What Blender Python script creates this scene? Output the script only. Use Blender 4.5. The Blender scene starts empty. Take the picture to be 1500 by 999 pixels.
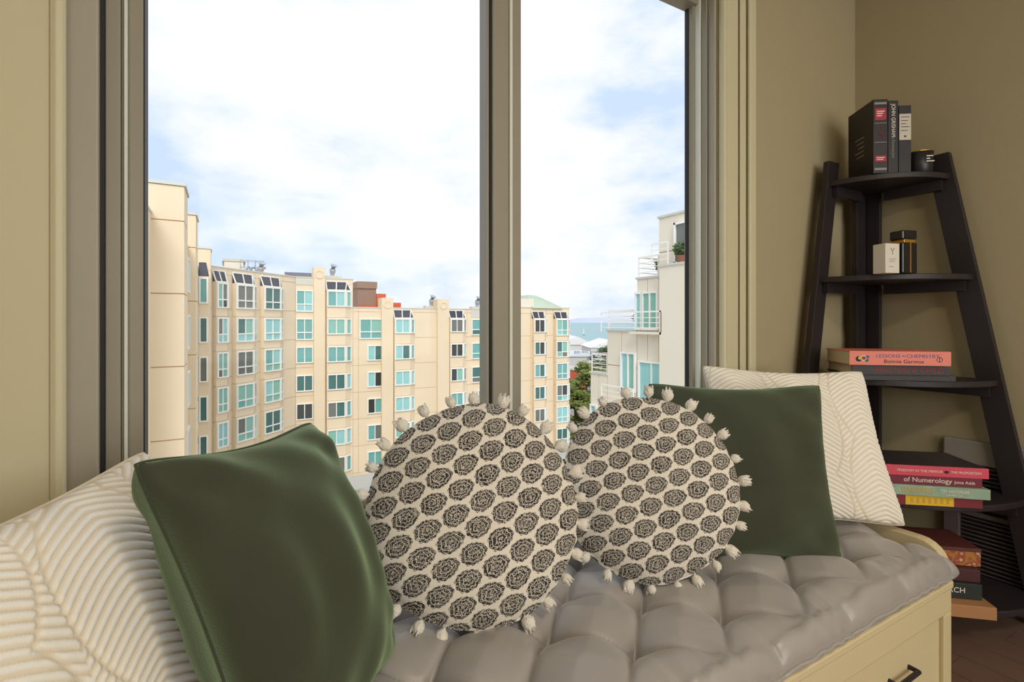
import bpy, bmesh, math, random
import numpy as np
from mathutils import Vector, Matrix
random.seed(7)
S = bpy.context.scene
COL = S.collection
PI = math.pi

# ------------------------------------------------------------------ camera, sky, lights, exposure
TH = math.radians(29.8); ST, CT = math.sin(TH), math.cos(TH)
F = 733.0; HZ = 472.0; CZ = 1.06
cd = bpy.data.cameras.new('camera'); cam = bpy.data.objects.new('camera', cd); COL.objects.link(cam)
cam.location = (0, 0, CZ); cam.rotation_euler = (PI/2, 0, -TH)
cd.sensor_width = 36; cd.lens = 36*F/1500; cd.shift_y = -(499.5-HZ)/1500
cd.clip_start = .02; cd.clip_end = 60000
S.camera = cam
vs = S.view_settings
vs.view_transform = 'Standard'; vs.look = 'None'; vs.gamma = 1; vs.use_curve_mapping = False
vs.exposure = 0.0

W = bpy.data.worlds.new('overcast_sky'); S.world = W; W.use_nodes = True
nt = W.node_tree; N = nt.nodes; L = nt.links
bg = N['Background']
tc = N.new('ShaderNodeTexCoord'); mp = N.new('ShaderNodeMapping'); mp.inputs['Scale'].default_value = (1, 1, 2.2)
mp.inputs['Location'].default_value = (.35, .1, .25)
nz = N.new('ShaderNodeTexNoise'); nz.inputs['Scale'].default_value = 2.6; nz.inputs['Detail'].default_value = 7; nz.inputs['Roughness'].default_value = .55
cr = N.new('ShaderNodeValToRGB'); e = cr.color_ramp.elements
e[0].position = .38; e[0].color = (.62, .76, 1.0, 1)
e[1].position = .56; e[1].color = (1.0, 1.0, 1.0, 1)
m1 = cr.color_ramp.elements.new(.47); m1.color = (.86, .91, 1.0, 1)
L.new(tc.outputs['Generated'], mp.inputs[0]); L.new(mp.outputs[0], nz.inputs[0]); L.new(nz.outputs[0], cr.inputs[0])
L.new(cr.outputs[0], bg.inputs[0]); bg.inputs[1].default_value = 1.08

def lamp(name, kind, energy, color, loc, rot, **k):
    l = bpy.data.lights.new(name, kind); l.energy = energy; l.color = color
    for a, v in k.items(): setattr(l, a, v)
    o = bpy.data.objects.new(name, l); o.location = loc; o.rotation_euler = rot; COL.objects.link(o); return o
# hazy sun from behind our building, softened by cloud
sd = Vector((.30, .80, -.75)).normalized()
lamp('hazy_sun', 'SUN', 1.9, (1, .96, .90), (0, 0, 60), sd.to_track_quat('-Z', 'Y').to_euler(), angle=math.radians(25))
# added area light at the back opening, fills the room from behind
lamp('back_window_daylight', 'AREA', 52, (1, .96, .88), (.9, -2.72, 1.5), (PI/2, 0, 0), shape='RECTANGLE', size=2.2, size_y=1.6)
# added warm fill light under the ceiling, out of view
lamp('ceiling_light_glow', 'AREA', 22, (1, .86, .66), (.6, -1.0, 2.52), (0, 0, 0), shape='DISK', size=.4)

# ------------------------------------------------------------------ helpers
def lin(c):
    return tuple((v/255/12.92 if v/255 <= .04045 else ((v/255+.055)/1.055)**2.4) for v in c)
def mat(name, c, rough=.6, metal=0, var=0, vscale=8, bump=0, bscale=60, spec=.5, sheen=0, emit=None):
    m = bpy.data.materials.new(name); m.use_nodes = True
    t = m.node_tree; p = t.nodes['Principled BSDF']
    col = (*lin(c), 1)
    p.inputs['Base Color'].default_value = col; p.inputs['Roughness'].default_value = rough
    p.inputs['Metallic'].default_value = metal; p.inputs['Specular IOR Level'].default_value = spec
    if sheen: p.inputs['Sheen Weight'].default_value = sheen
    tcn = t.nodes.new('ShaderNodeTexCoord')
    if var:
        n = t.nodes.new('ShaderNodeTexNoise'); n.inputs['Scale'].default_value = vscale; n.inputs['Detail'].default_value = 5
        r = t.nodes.new('ShaderNodeMix'); r.data_type = 'RGBA'
        r.inputs[6].default_value = (*[v*(1-var) for v in col[:3]], 1); r.inputs[7].default_value = (*[min(1, v*(1+var)) for v in col[:3]], 1)
        t.links.new(tcn.outputs['Object'], n.inputs[0]); t.links.new(n.outputs[0], r.inputs[0]); t.links.new(r.outputs[2], p.inputs['Base Color'])
    if bump:
        n = t.nodes.new('ShaderNodeTexNoise'); n.inputs['Scale'].default_value = bscale; n.inputs['Detail'].default_value = 4
        b = t.nodes.new('ShaderNodeBump'); b.inputs['Strength'].default_value = bump; b.inputs['Distance'].default_value = .01
        t.links.new(tcn.outputs['Object'], n.inputs[0]); t.links.new(n.outputs[0], b.inputs['Height']); t.links.new(b.outputs[0], p.inputs['Normal'])
    return m

class MB:
    def __init__(s): s.v = []; s.f = []
    def quad(s, *p):
        n = len(s.v); s.v += [tuple(q) for q in p]; s.f.append(tuple(range(n, n+len(p)))); return s
    def box(s, x0, x1, y0, y1, z0, z1):
        n = len(s.v)
        s.v += [(x, y, z) for z in (z0, z1) for y in (y0, y1) for x in (x0, x1)]
        s.f += [tuple(n+i for i in q) for q in ((0, 2, 3, 1), (4, 5, 7, 6), (0, 1, 5, 4), (2, 6, 7, 3), (0, 4, 6, 2), (1, 3, 7, 5))]
        return s
    def prism(s, poly, z0, z1):
        n = len(s.v); k = len(poly)
        s.v += [(x, y, z0) for x, y in poly] + [(x, y, z1) for x, y in poly]
        s.f.append(tuple(n+i for i in reversed(range(k)))); s.f.append(tuple(n+k+i for i in range(k)))
        for i in range(k): j = (i+1) % k; s.f.append((n+i, n+j, n+k+j, n+k+i))
        return s
    def hull(s, a, b):          # two polygons of equal length joined
        n = len(s.v); k = len(a); s.v += [tuple(p) for p in a] + [tuple(p) for p in b]
        s.f.append(tuple(n+i for i in reversed(range(k)))); s.f.append(tuple(n+k+i for i in range(k)))
        for i in range(k): j = (i+1) % k; s.f.append((n+i, n+j, n+k+j, n+k+i))
        return s
    def tube(s, pts, r, seg=8):
        pts = [Vector(p) for p in pts]; n0 = len(s.v); rr = r if isinstance(r, (list, tuple)) else [r]*len(pts)
        for i, p in enumerate(pts):
            d = (pts[min(i+1, len(pts)-1)]-pts[max(i-1, 0)]).normalized()
            a = d.orthogonal().normalized() if abs(d.z) > .9 else d.cross(Vector((0, 0, 1))).normalized()
            b = d.cross(a)
            for k in range(seg):
                t = 2*PI*k/seg; s.v.append(tuple(p+(a*math.cos(t)+b*math.sin(t))*rr[i]))
        for i in range(len(pts)-1):
            for k in range(seg):
                j = (k+1) % seg; s.f.append((n0+i*seg+k, n0+i*seg+j, n0+(i+1)*seg+j, n0+(i+1)*seg+k))
        s.f.append(tuple(n0+k for k in reversed(range(seg)))); m = n0+(len(pts)-1)*seg; s.f.append(tuple(m+k for k in range(seg)))
        return s
    def lathe(s, prof, c=(0, 0, 0), seg=24):
        n0 = len(s.v)
        for r, z in prof:
            for k in range(seg):
                t = 2*PI*k/seg; s.v.append((c[0]+r*math.cos(t), c[1]+r*math.sin(t), c[2]+z))
        for i in range(len(prof)-1):
            for k in range(seg):
                j = (k+1) % seg; s.f.append((n0+i*seg+k, n0+i*seg+j, n0+(i+1)*seg+j, n0+(i+1)*seg+k))
        s.f.append(tuple(n0+k for k in reversed(range(seg)))); m = n0+(len(prof)-1)*seg; s.f.append(tuple(m+k for k in range(seg)))
        return s
    def mesh(s, name, smooth=False):
        me = bpy.data.meshes.new(name); me.from_pydata(s.v, [], s.f); me.update()
        b = bmesh.new(); b.from_mesh(me); bmesh.ops.recalc_face_normals(b, faces=b.faces); b.to_mesh(me); b.free()
        if smooth: me.polygons.foreach_set('use_smooth', [True]*len(me.polygons))
        return me
def link(name, me, m=None, parent=None, loc=(0, 0, 0), rz=0, bev=0):
    if isinstance(me, MB): me = me.mesh(name)
    o = bpy.data.objects.new(name, me); COL.objects.link(o); o.location = loc; o.rotation_euler = (0, 0, rz)
    if m and not me.materials: me.materials.append(m)
    if parent: o.parent = parent
    if bev:
        bm = o.modifiers.new('bevel', 'BEVEL'); bm.width = bev; bm.segments = 2; bm.limit_method = 'ANGLE'
    return o
def thing(name, label, cat, loc=(0, 0, 0), rz=0, group=None):
    o = bpy.data.objects.new(name, None); COL.objects.link(o); o.location = loc; o.rotation_euler = (0, 0, rz); o.empty_display_size = .1
    return tag(o, label, cat, group)
def tag(o, label, cat, group=None):
    o['label'] = label; o['category'] = cat
    if group: o['group'] = group
    return o
def struct(o, label=None):
    o['kind'] = 'structure'
    if label: o['label'] = label; o['category'] = o.name.split('_')[0]
    return o
def text(name, s, size, m, parent, loc, rot, sx=1, align='LEFT', ext=.0003):
    c = bpy.data.curves.new(name, 'FONT'); c.body = s; c.size = size; c.extrude = ext; c.align_x = align; c.align_y = 'CENTER'
    t = bpy.data.objects.new(name, c); COL.objects.link(t)
    bpy.context.view_layer.update()
    me = bpy.data.meshes.new_from_object(t.evaluated_get(bpy.context.evaluated_depsgraph_get()))
    bpy.data.objects.remove(t)
    o = link(name, me, m, parent, loc); o.rotation_euler = rot; o.scale = (sx, 1, 1); return o
def wx(px, Y):                  # world X of a picture column on the plane y = Y
    u = (px-750)/F; return Y*(ST+u*CT)/(CT-u*ST)

# ------------------------------------------------------------------ materials
M = dict(
 wall=mat('wall_paint', (172, 160, 128), .75, var=.04, vscale=3, bump=.06, bscale=90),
 ceil=mat('ceiling_paint', (225, 220, 208), .8, var=.02),
 trim=mat('trim_paint', (205, 198, 165), .45, var=.03, vscale=4),
 frame=mat('window_frame_vinyl', (168, 162, 146), .45, var=.04, vscale=6),
 frame2=mat('sash_vinyl', (150, 144, 128), .4, var=.04, vscale=6),
 bright=mat('glazing_bead', (222, 226, 216), .35, var=.02),
 gasket=mat('black_gasket', (24, 20, 24), .6, var=.05),
 sill=mat('sill_paint', (226, 222, 206), .45, var=.03),
 plank=mat('floor_plank', (112, 88, 76), .45, var=.22, vscale=5),
 joint=mat('floor_joint', (40, 30, 28), .8, var=.05),
 bench=mat('bench_paint', (212, 196, 156), .45, var=.03, vscale=5),
 satin=mat('grey_satin', (160, 155, 151), .33, var=.03, vscale=30, bump=.05, bscale=400, sheen=.3),
 black=mat('espresso_wood', (40, 33, 36), .5, var=.15, vscale=12),
 heater=mat('heater_metal', (120, 108, 106), .5, var=.05),
 heaterd=mat('heater_dark', (38, 30, 33), .7, var=.05),
 pom=mat('pom_yarn', (238, 232, 220), .9, var=.05, vscale=60, bump=.6, bscale=300),
)
def glass_mat(name, tint, refl):
    m = bpy.data.materials.new(name); m.use_nodes = True; t = m.node_tree; t.nodes.clear()
    o = t.nodes.new('ShaderNodeOutputMaterial'); tr = t.nodes.new('ShaderNodeBsdfTransparent'); gl = t.nodes.new('ShaderNodeBsdfGlossy')
    tr.inputs[0].default_value = (*tint, 1); gl.inputs['Roughness'].default_value = .02
    mx = t.nodes.new('ShaderNodeMixShader')
    mx.inputs[0].default_value = refl; t.links.new(tr.outputs[0], mx.inputs[1]); t.links.new(gl.outputs[0], mx.inputs[2]); t.links.new(mx.outputs[0], o.inputs[0])
    return m
M['glass'] = glass_mat('clear_glass', (.985, .99, .99), .004)

# ------------------------------------------------------------------ room shell
WY, RX, LX, BY, CH = 1.2, 2.486, -1.5, -2.6, 2.62      # window wall, right wall, left wall, back wall, ceiling
OX0, OX1, OZ0, OZ1 = -.262, 1.545, .60, 2.36            # window opening
w = MB(); w.box(LX, OX0, WY, WY+.12, 0, CH).box(OX1, RX, WY, WY+.12, 0, CH).box(OX0, OX1, WY, WY+.12, 0, OZ0).box(OX0, OX1, WY, WY+.12, OZ1, CH)
struct(link('wall_window', w, M['wall']), 'tan painted wall around the big window')
struct(link('wall_right', MB().box(RX, RX+.15, BY-.15, WY+.12, 0, CH), M['wall']), 'tan painted wall behind the corner shelf')
struct(link('wall_left', MB().box(LX-.15, LX, BY-.15, WY+.12, 0, CH), M['wall']), 'tan painted side wall')
w = MB(); w.box(LX, -.2, BY-.15, BY, 0, CH).box(2.0, RX, BY-.15, BY, 0, CH).box(-.2, 2.0, BY-.15, BY, 0, .7).box(-.2, 2.0, BY-.15, BY, 2.3, CH)  # unseen wall; its opening is added to let the back fill light in
struct(link('wall_back', w, M['wall']), 'tan painted wall with a window opening added for the fill light')
struct(link('ceiling', MB().box(LX-.15, RX+.15, BY-.15, WY+.12, CH, CH+.15), M['ceil']), 'off white ceiling')
fl = struct(link('floor', MB().box(LX-.15, RX+.15, BY-.15, WY+.12, -.12, -.006), M['joint']), 'brown wooden plank floor')
pw = .115; k = 0
x = RX-pw
while x > .9:
    ys = [WY, .35+.4*((k*37) % 10)/10, -.9, BY]
    for a, b in zip(ys[:-1], ys[1:]):
        link('plank', MB().box(x+.0015, x+pw-.0015, b+.001, a-.001, -.01, 0), M['plank'], fl)
    x -= pw; k += 1
link('plank', MB().box(LX, x+pw-.002, BY, WY, -.01, 0), M['plank'], fl)
struct(link('baseboard_right', MB().box(RX-.014, RX, BY, .0, 0, .1).box(RX-.014, RX, .92, WY, 0, .1), M['trim'], bev=.004), 'painted baseboard along the right wall')
struct(link('baseboard_window', MB().box(LX, RX-.014, WY-.014, WY, 0, .1), M['trim'], bev=.004), 'painted baseboard under the window')
cl = thing('ceiling_fill_lamp', 'round white flush ceiling lamp added out of view for the warm fill light', 'lamp', (.6, -1.0, 2.55))  # unseen fixture added to go with the warm ceiling fill
link('base', MB().lathe([(.22, .0), (.22, .07)], seg=32), M['trim'], cl)
link('rim', MB().lathe([(.205, -.015), (.225, -.015), (.225, .0), (.205, .0)], seg=32), M['frame'], cl)
# window
win = bpy.data.objects.new('window_1', None); COL.objects.link(win); win.location = (OX0, WY, OZ0); struct(win, 'large two pane sliding window with grey beige frame')
def wp(name, mb, m, bev=.003):
    o = link(name, mb, m, None, bev=bev); o.parent = win; o.matrix_parent_inverse = Matrix.Translation((-OX0, -WY, -OZ0)); return o
GY = 1.305
# left jamb: liner, sash
wp('jamb', MB().box(OX0, -.213, 1.235, 1.32, OZ0, OZ1), M['frame'])
wp('jamb_gasket', MB().box(-.213, -.207, 1.25, 1.32, OZ0, OZ1), M['gasket'], 0)
wp('sash_stile', MB().box(-.207, -.183, 1.262, 1.32, OZ0+.03, OZ1).box(-.183, -.178, 1.275, 1.32, OZ0+.03, OZ1), M['frame2'])
wp('glazing_bead', MB().box(-.178, -.1725, 1.268, 1.33, OZ0+.03, OZ1), M['bright'], .001)
wp('sash_stile', MB().box(-.1725, -.148, 1.28, 1.32, OZ0+.03, OZ1), M['frame2'])
wp('gasket', MB().box(-.148, -.1455, 1.285, 1.335, OZ0+.03, OZ1), M['gasket'], 0)
# mullion (meeting stiles)
wp('glazing_channel', MB().box(.651, .660, 1.285, 1.33, OZ0+.03, OZ1), M['frame2'], .001)
wp('gasket', MB().box(.660, .6645, 1.278, 1.33, OZ0+.03, OZ1), M['gasket'], 0)
wp('mullion', MB().box(.6645, .716, 1.268, 1.32, OZ0+.03, OZ1), M['frame2'])
wp('glazing_bead', MB().box(.716, .7255, 1.262, 1.32, OZ0+.03, OZ1), M['bright'], .002)
wp('mullion', MB().box(.7255, .762, 1.275, 1.32, OZ0+.03, OZ1), M['frame2'])
wp('gasket', MB().box(.762, .765, 1.285, 1.33, OZ0+.03, OZ1), M['gasket'], 0)
# right jamb
wp('gasket', MB().box(1.503, 1.507, 1.299, 1.312, OZ0+.03, OZ1), M['gasket'], 0)
wp('sash_stile', MB().box(1.507, 1.516, 1.278, 1.32, OZ0+.03, OZ1), M['frame2'])
wp('glazing_bead', MB().box(1.516, 1.5235, 1.256, 1.32, OZ0+.03, OZ1), M['bright'], .002)
wp('sash_stile', MB().box(1.5235, 1.531, 1.232, 1.32, OZ0+.03, OZ1), M['frame2'])
wp('jamb_gasket', MB().box(1.531, 1.533, 1.233, 1.32, OZ0, OZ1), M['gasket'], 0)
wp('jamb', MB().box(1.533, OX1, 1.205, 1.32, OZ0, OZ1), M['frame'])
# head and bottom rails, sill
wp('head_rail', MB().box(-.207, 1.533, 1.262, 1.32, 2.235, OZ1), M['frame2'])
wp('bottom_rail', MB().box(-.207, 1.533, 1.262, 1.32, OZ0, OZ0+.032), M['bright'])
wp('track', MB().box(-.207, 1.533, 1.262, 1.266, OZ0+.032, OZ0+.036), M['gasket'], 0)
wp('outer_ledge', MB().box(OX0, OX1, 1.32, 1.50, OZ0-.05, OZ0+.012), M['sill'])
wp('sill_board', MB().box(OX0-.14, OX1+.14, 1.165, 1.262, OZ0-.035, OZ0-.002), M['sill'], .008)
wp('pane', MB().box(-.146, .655, GY, GY+.004, OZ0+.03, 2.29), M['glass'], 0)
wp('pane', MB().box(.763, 1.505, GY, GY+.004, OZ0+.03, 2.29), M['glass'], 0)
# casings
def casing(name, xi, sgn, label):
    e = bpy.data.objects.new(name, None); COL.objects.link(e); e.location = (xi, WY, 0); struct(e, label)
    X = lambda a: (min(0, sgn*a), max(0, sgn*a))
    def strip(nm, a, b, yf, z0=.57, z1=2.5, bev=.004, m=M['trim']):
        x0, x1 = sorted((sgn*a, sgn*b)); return link(nm, MB().box(x0, x1, yf-WY, 0, z0, z1), m, e, bev=bev)
    strip('inner_strip', .0, .022, 1.172, bev=.010)
    strip('flat_board', .022, .098, 1.186, bev=.002)
    strip('groove_strip', .101, .135, 1.180, bev=.003)
    strip('outer_strip', .139, .182, 1.168, bev=.008)
    return e
casing('trim_1', OX0+.012, -1, 'cream moulded casing left of the window')
casing('trim_2', OX1-.002, 1, 'cream moulded casing right of the window')
# blind chains hanging on the right casing
bm_ = bmesh.new(); bmesh.ops.create_icosphere(bm_, subdivisions=1, radius=.0021); bead = bpy.data.meshes.new('bead'); bm_.to_mesh(bead); bm_.free()
def chain(x, y, label):
    vs_ = [v.co.copy() for v in bead.vertices]; fs = [tuple(p.vertices) for p in bead.polygons]; mb = MB()
    z = .62
    while z < 2.45:
        n = len(mb.v); mb.v += [(v.x, v.y, v.z+z) for v in vs_]; mb.f += [tuple(i+n for i in f) for f in fs]; z += .0062
    mb.tube([(0, 0, .62), (0, 0, 2.45)], .0006, 4)
    return tag(link('blind_chain', mb, M['chain'], None, (x, y, 0)), label, 'chain', 'blind cords')
M['chain'] = mat('chain_metal', (96, 88, 70), .5, var=.05)
chain(1.642, 1.1835, 'thin beaded blind chain beside the groove of the window casing')
chain(1.6805, 1.176, 'beaded blind chain along the outer edge of the window casing')

# ------------------------------------------------------------------ storage bench and its cushion
BX0, BX1, BF, BB, BT = -.78, 1.712, .586, 1.15, .36
bn = thing('storage_bench', 'cream painted storage bench with panelled front under the window', 'bench', (BX0, BF, 0))
def bp(nm, x0, x1, y0, y1, z0, z1, bev=.003, m='bench'):
    return link(nm, MB().box(x0-BX0, x1-BX0, y0-BF, y1-BF, z0, z1), M[m], bn, bev=bev)
bp('body', BX0+.012, BX1-.012, BF+.02, BB, .02, BT-.022)
bp('lid', BX0, BX1+.004, BF-.004, BB, BT-.022, BT, .005)
bp('top_rail', BX0, BX1, BF, BF+.02, BT-.085, BT-.022)
bp('bottom_rail', BX0, BX1, BF, BF+.02, .0, .06)
sx = [BX0, -.16, .46, 1.09, BX1-.045]
for i, x in enumerate(sx): bp('stile', x, x+.045, BF, BF+.02, .06, BT-.085)
for a, b in zip(sx[:-1], sx[1:]):
    bp('drawer_panel', a+.047, b-.002, BF+.010, BF+.022, .062, BT-.087)
    h = link('handle', MB().tube([(-.05, 0, 0), (-.05, -.022, 0), (.05, -.022, 0), (.05, 0, 0)], .006, 8), M['black'], bn, ((a+b)/2+.06-BX0, .010, .195))
# rounded cream end panel beside the shelf
ep = [(.60, 0), (1.15, 0), (1.15, .447)]+[(.665-.065*math.sin(a*PI/12), .382+.065*math.cos(a*PI/12)) for a in range(0, 7)]
link('end_panel', MB().hull([(1.7125-BX0, y-BF, z) for y, z in ep], [(1.747-BX0, y-BF, z) for y, z in ep]), M['bench'], bn, bev=.004)

def tuft(x, y):
    p = (x-.548)/.25+(y-.817)/.22; q = (x-.548)/.25-(y-.817)/.22
    a, b = abs(math.sin(PI*p)), abs(math.sin(PI*q))
    P_, Q_ = p-round(p), q-round(q)
    D = math.hypot((P_+Q_)/2*.25, (P_-Q_)/2*.22)                 # distance to the nearest tuft
    m_ = min(a, b)
    return 1-.70*math.exp(-(D/.036))-.32*math.exp(-m_/.12)*(.55+.45*math.exp(-D/.06))-.08*(1-a*b)
CX0, CX1, CY0, CY1 = BX0, 1.70, .566, 1.155
NXC = 420; prof = []
for k in range(9):                                   # front side, bottom to top
    t = k/8; prof.append((CY0+.026-.030*math.sin(PI*(.08+.80*t)), t*.78, 0))
NT = 96
for k in range(1, NT): prof.append((CY0+.02+(CY1-CY0-.04)*k/NT, None, 0))
for k in range(9):
    t = 1-k/8; prof.append((CY1-.02+.02*math.sin(PI*t*.9), t*.7, 0))
def cush(xi, j):
    y, zf, _ = prof[j]
    x = CX0+(CX1-CX0)*xi
    ex = min(x-CX0, CX1-x); endf = min(1, max(0, ex/.07)); endf = (1-(1-endf)**2.2)
    yy = min(max(y, CY0+.03), CY1-.03)
    ed = min((yy-CY0)/.085, (CY1-yy)/.085, 1); ed = max(ed, 0); edf = 1-(1-ed)**2.4
    fr_ = min(1, max(0, (yy-CY0-.03)/.07)); pin = abs(math.sin(PI*(x-.67)/.25))**.35
    tf = tuft(x, yy)*fr_+(1-fr_)*(.50+.42*pin)
    h = .036+.072*tf*(.86+.14*edf)+.006*math.sin(9*x+4*y)
    h *= (.68+.32*endf)
    fold = abs(math.sin(PI*(x-.67)/.25))             # pinches along the front edge
    wr = .005*math.sin(x*95+3*math.sin(x*17))*(1-ed)
    if zf is None:
        z = h*(.80+.20*edf)+wr
        yo = y
    else:
        z = h*zf*(.84+.16*fold**.4)/.8+wr*zf
        yo = y+(.010*(1-fold**.35) if j < 12 else 0)+.4*wr
    xo = x
    if ex < .02: xo = x
    return (xo, yo, BT+.002+max(z, 0))
cu = MB()
for i in range(NXC+1):
    for j in range(len(prof)): cu.v.append(cush(i/NXC, j))
P = len(prof)
for i in range(NXC):
    for j in range(P-1): cu.f.append((i*P+j, (i+1)*P+j, (i+1)*P+j+1, i*P+j+1))
    cu.f.append((i*P, i*P+P-1, (i+1)*P+P-1, (i+1)*P))
cu.f.append(tuple(range(P))); cu.f.append(tuple(NXC*P+j for j in reversed(range(P))))
cush_root = thing('bench_cushion', 'long grey satin bench cushion with deep diamond tufting on the storage bench', 'cushion', (0, 0, BT))
o = link('pad', cu.mesh('pad', True), M['satin'], cush_root); o.matrix_parent_inverse = Matrix.Translation((0, 0, -BT))
pts = []
for i in range(4, NXC-3):
    p = cush(i/NXC, 3); pts.append((p[0], p[1]-.002, p[2]))
o = link('piping', MB().tube(pts, .0042, 6).mesh('piping', True), M['satin'], cush_root); o.matrix_parent_inverse = Matrix.Translation((0, 0, -BT))

# ------------------------------------------------------------------ pillows
def bil(c, u, v):
    bl, br, tr, tl = c; return bl*(1-u)*(1-v)+br*u*(1-v)+tr*u*v+tl*(1-u)*v
def leaf(a, b):        # woven leaf relief: a, b in metres on the cloth -> 0..1 (rib height)
    wv = .19; c = a/wv; k = math.floor(c); x = c-k-.5
    off = .11*(k % 2)
    yy = b+off
    # leaf outline undulates
    L_ = .26; ph = (yy/L_) % 1
    ww = .5*(.55+.45*math.sin(PI*ph)**.8)
    ax = abs(x)
    if ax > ww: # neighbour's leaf area: ribs lean other way
        d = (ax-ww); ph2 = yy/.0155-8*(.5-ax)-2
        edge = min(1, d/.03)
    else:
        ph2 = yy/.0155+9*ax**1.35
        edge = min(1, (ww-ax)/.03)
    r = .5+.5*math.sin(2*PI*ph2)
    return max(0, min(1, (r*2.2-.15)))*edge
def pillow(name, corners, thick, m, label, n=70, relief=None, wrinkle=.004, sag=0, ear=.055, seed=1, bulge=(.5, .5), group=None):
    c = [Vector(p) for p in corners]; rnd = random.Random(seed)
    nrm = ((c[1]-c[0]).cross(c[3]-c[0])).normalized()
    W_ = (c[1]-c[0]).length*.5+(c[2]-c[3]).length*.5; H_ = (c[3]-c[0]).length*.5+(c[2]-c[1]).length*.5
    base = Vector((sum(p.x for p in c)/4, sum(p.y for p in c)/4, min(p.z for p in c)))
    ph = [rnd.uniform(0, 6.28) for _ in range(12)]
    mb = MB(); hs = []
    for side in (1, -1):
        for j in range(n+1):
            for i in range(n+1):
                u, v = i/n, j/n; a, b = 2*u-1, 2*v-1
                # edges pulled in between the corner ears
                pu = u-ear*a*(1-b*b)*abs(a)**2; pv = v-ear*b*(1-a*a)*abs(b)**2
                k_ = 1-.05*(abs(a)*abs(b))**6; pu = .5+(pu-.5)*k_; pv = .5+(pv-.5)*k_; p = bil(c, pu, pv)
                f = max(0, (1-a*a))**.44*max(0, (1-b*b))**.44
                t = thick*.5*f*(1+.25*(a*(bulge[0]-.5)*2+b*(bulge[1]-.5)*-2))
                cor = (abs(a)*abs(b))**2
                wr = wrinkle*f**.3*(math.sin(9*a+4*b*b+ph[0])*math.sin(3*b+ph[1])+.8*math.sin(14*(a+b)*.7+ph[2])*cor*3+.7*math.sin(16*(a-b)*.7+ph[3])*cor*3+.5*math.sin(22*b+5*a+ph[4])*(abs(a)**3))
                wr *= (1-abs(a)**10)*(1-abs(b)**10)
                h = 0
                if relief and side == 1:
                    h = relief(u*W_, v*H_); t += .0042*h*min(1, f*4)
                p = p+nrm*(side*t+wr+(.0025 if side == 1 else -.0025)*min(1, f*6))
                p.z -= sag*f
                mb.v.append(tuple(p-base)); hs.append(h)
    q = (n+1)**2
    for j in range(n):
        for i in range(n):
            k = j*(n+1)+i
            mb.f.append((k, k+1, k+n+2, k+n+1)); mb.f.append((q+k, q+k+n+1, q+k+n+2, q+k+1))
    rim = [i for i in range(n)]+[i*(n+1)+n for i in range(n)]+[n*(n+1)+n-i for i in range(n)]+[(n-i)*(n+1) for i in range(n)]
    for i in range(len(rim)): a, b = rim[i], rim[(i+1) % len(rim)]; mb.f.append((a, q+a, q+b, b))
    me = mb.mesh(name, True)
    at = me.attributes.new('rib', 'FLOAT', 'POINT'); at.data.foreach_set('value', hs)
    root = thing(name, label, 'pillow', tuple(base), 0, group)
    link('cover', me, m, root)
    # stitched seam running round the rim
    pr = [mb.v[a] for a in rim]+[mb.v[rim[0]]]
    link('seam', MB().tube(pr[::2]+[pr[-1]], .0026, 5).mesh('seam', True), m, root)
    return root
def velvet(name, c0, c1):
    m = mat(name, c0, .8, bump=.12, bscale=350); t = m.node_tree; p = t.nodes['Principled BSDF']
    p.inputs['Sheen Weight'].default_value = .75; p.inputs['Sheen Roughness'].default_value = .5; p.inputs['Sheen Tint'].default_value = (*lin((176, 205, 160)), 1)
    n = t.nodes.new('ShaderNodeTexNoise'); n.inputs['Scale'].default_value = 6; n.inputs['Detail'].default_value = 6
    r = t.nodes.new('ShaderNodeMix'); r.data_type = 'RGBA'; r.inputs[6].default_value = (*lin(c0), 1); r.inputs[7].default_value = (*lin(c1), 1)
    tcn = t.nodes.new('ShaderNodeTexCoord'); t.links.new(tcn.outputs['Object'], n.inputs[0]); t.links.new(n.outputs[0], r.inputs[0]); t.links.new(r.outputs[2], p.inputs['Base Color'])
    p.inputs['Specular IOR Level'].default_value = .15
    return m
M['velvet'] = velvet('green_velvet', (52, 53, 43), (70, 74, 59))
def ribmat():
    m = mat('ribbed_weave', (232, 226, 212), .85, bump=.15, bscale=500); t = m.node_tree; p = t.nodes['Principled BSDF']
    a = t.nodes.new('ShaderNodeAttribute'); a.attribute_name = 'rib'
    r = t.nodes.new('ShaderNodeMix'); r.data_type = 'RGBA'; r.inputs[6].default_value = (*lin((220, 207, 184)), 1); r.inputs[7].default_value = (*lin((242, 239, 231)), 1)
    t.links.new(a.outputs['Fac'], r.inputs[0]); t.links.new(r.outputs[2], p.inputs['Base Color']); return m
M['rib'] = ribmat()
pillow('throw_pillow', [(-.24, .60, .43), (.02, 1.00, .43), (-.125, 1.125, .835), (-.385, .70, .80)], .17, M['rib'],
       'large white woven leaf pattern pillow behind the green pillow beside the window casing', n=190, relief=leaf, seed=3, wrinkle=.003)
pillow('throw_pillow', [(.045, .665, .435), (.275, .925, .435), (.150, 1.075, .868), (-.108, .775, .893)], .20, M['velvet'],
       'dark green velvet pillow leaning on the white leaf pillow at the casing end', seed=5, wrinkle=.008)
pillow('throw_pillow', [(1.276, .993, .45), (1.735, .69, .455), (1.83, .855, .905), (1.385, 1.150, .922)], .13, M['rib'],
       'white woven leaf pattern pillow standing next to the black corner shelf', n=190, relief=leaf, seed=9, wrinkle=.003)
pillow('throw_pillow', [(.915, .945, .44), (1.368, .68, .435), (1.548, .836, .880), (1.088, 1.10, .885)], .14, M['velvet'],
       'dark green velvet pillow between the round pillow and the white pillow by the shelf', seed=12, wrinkle=.007)

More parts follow.
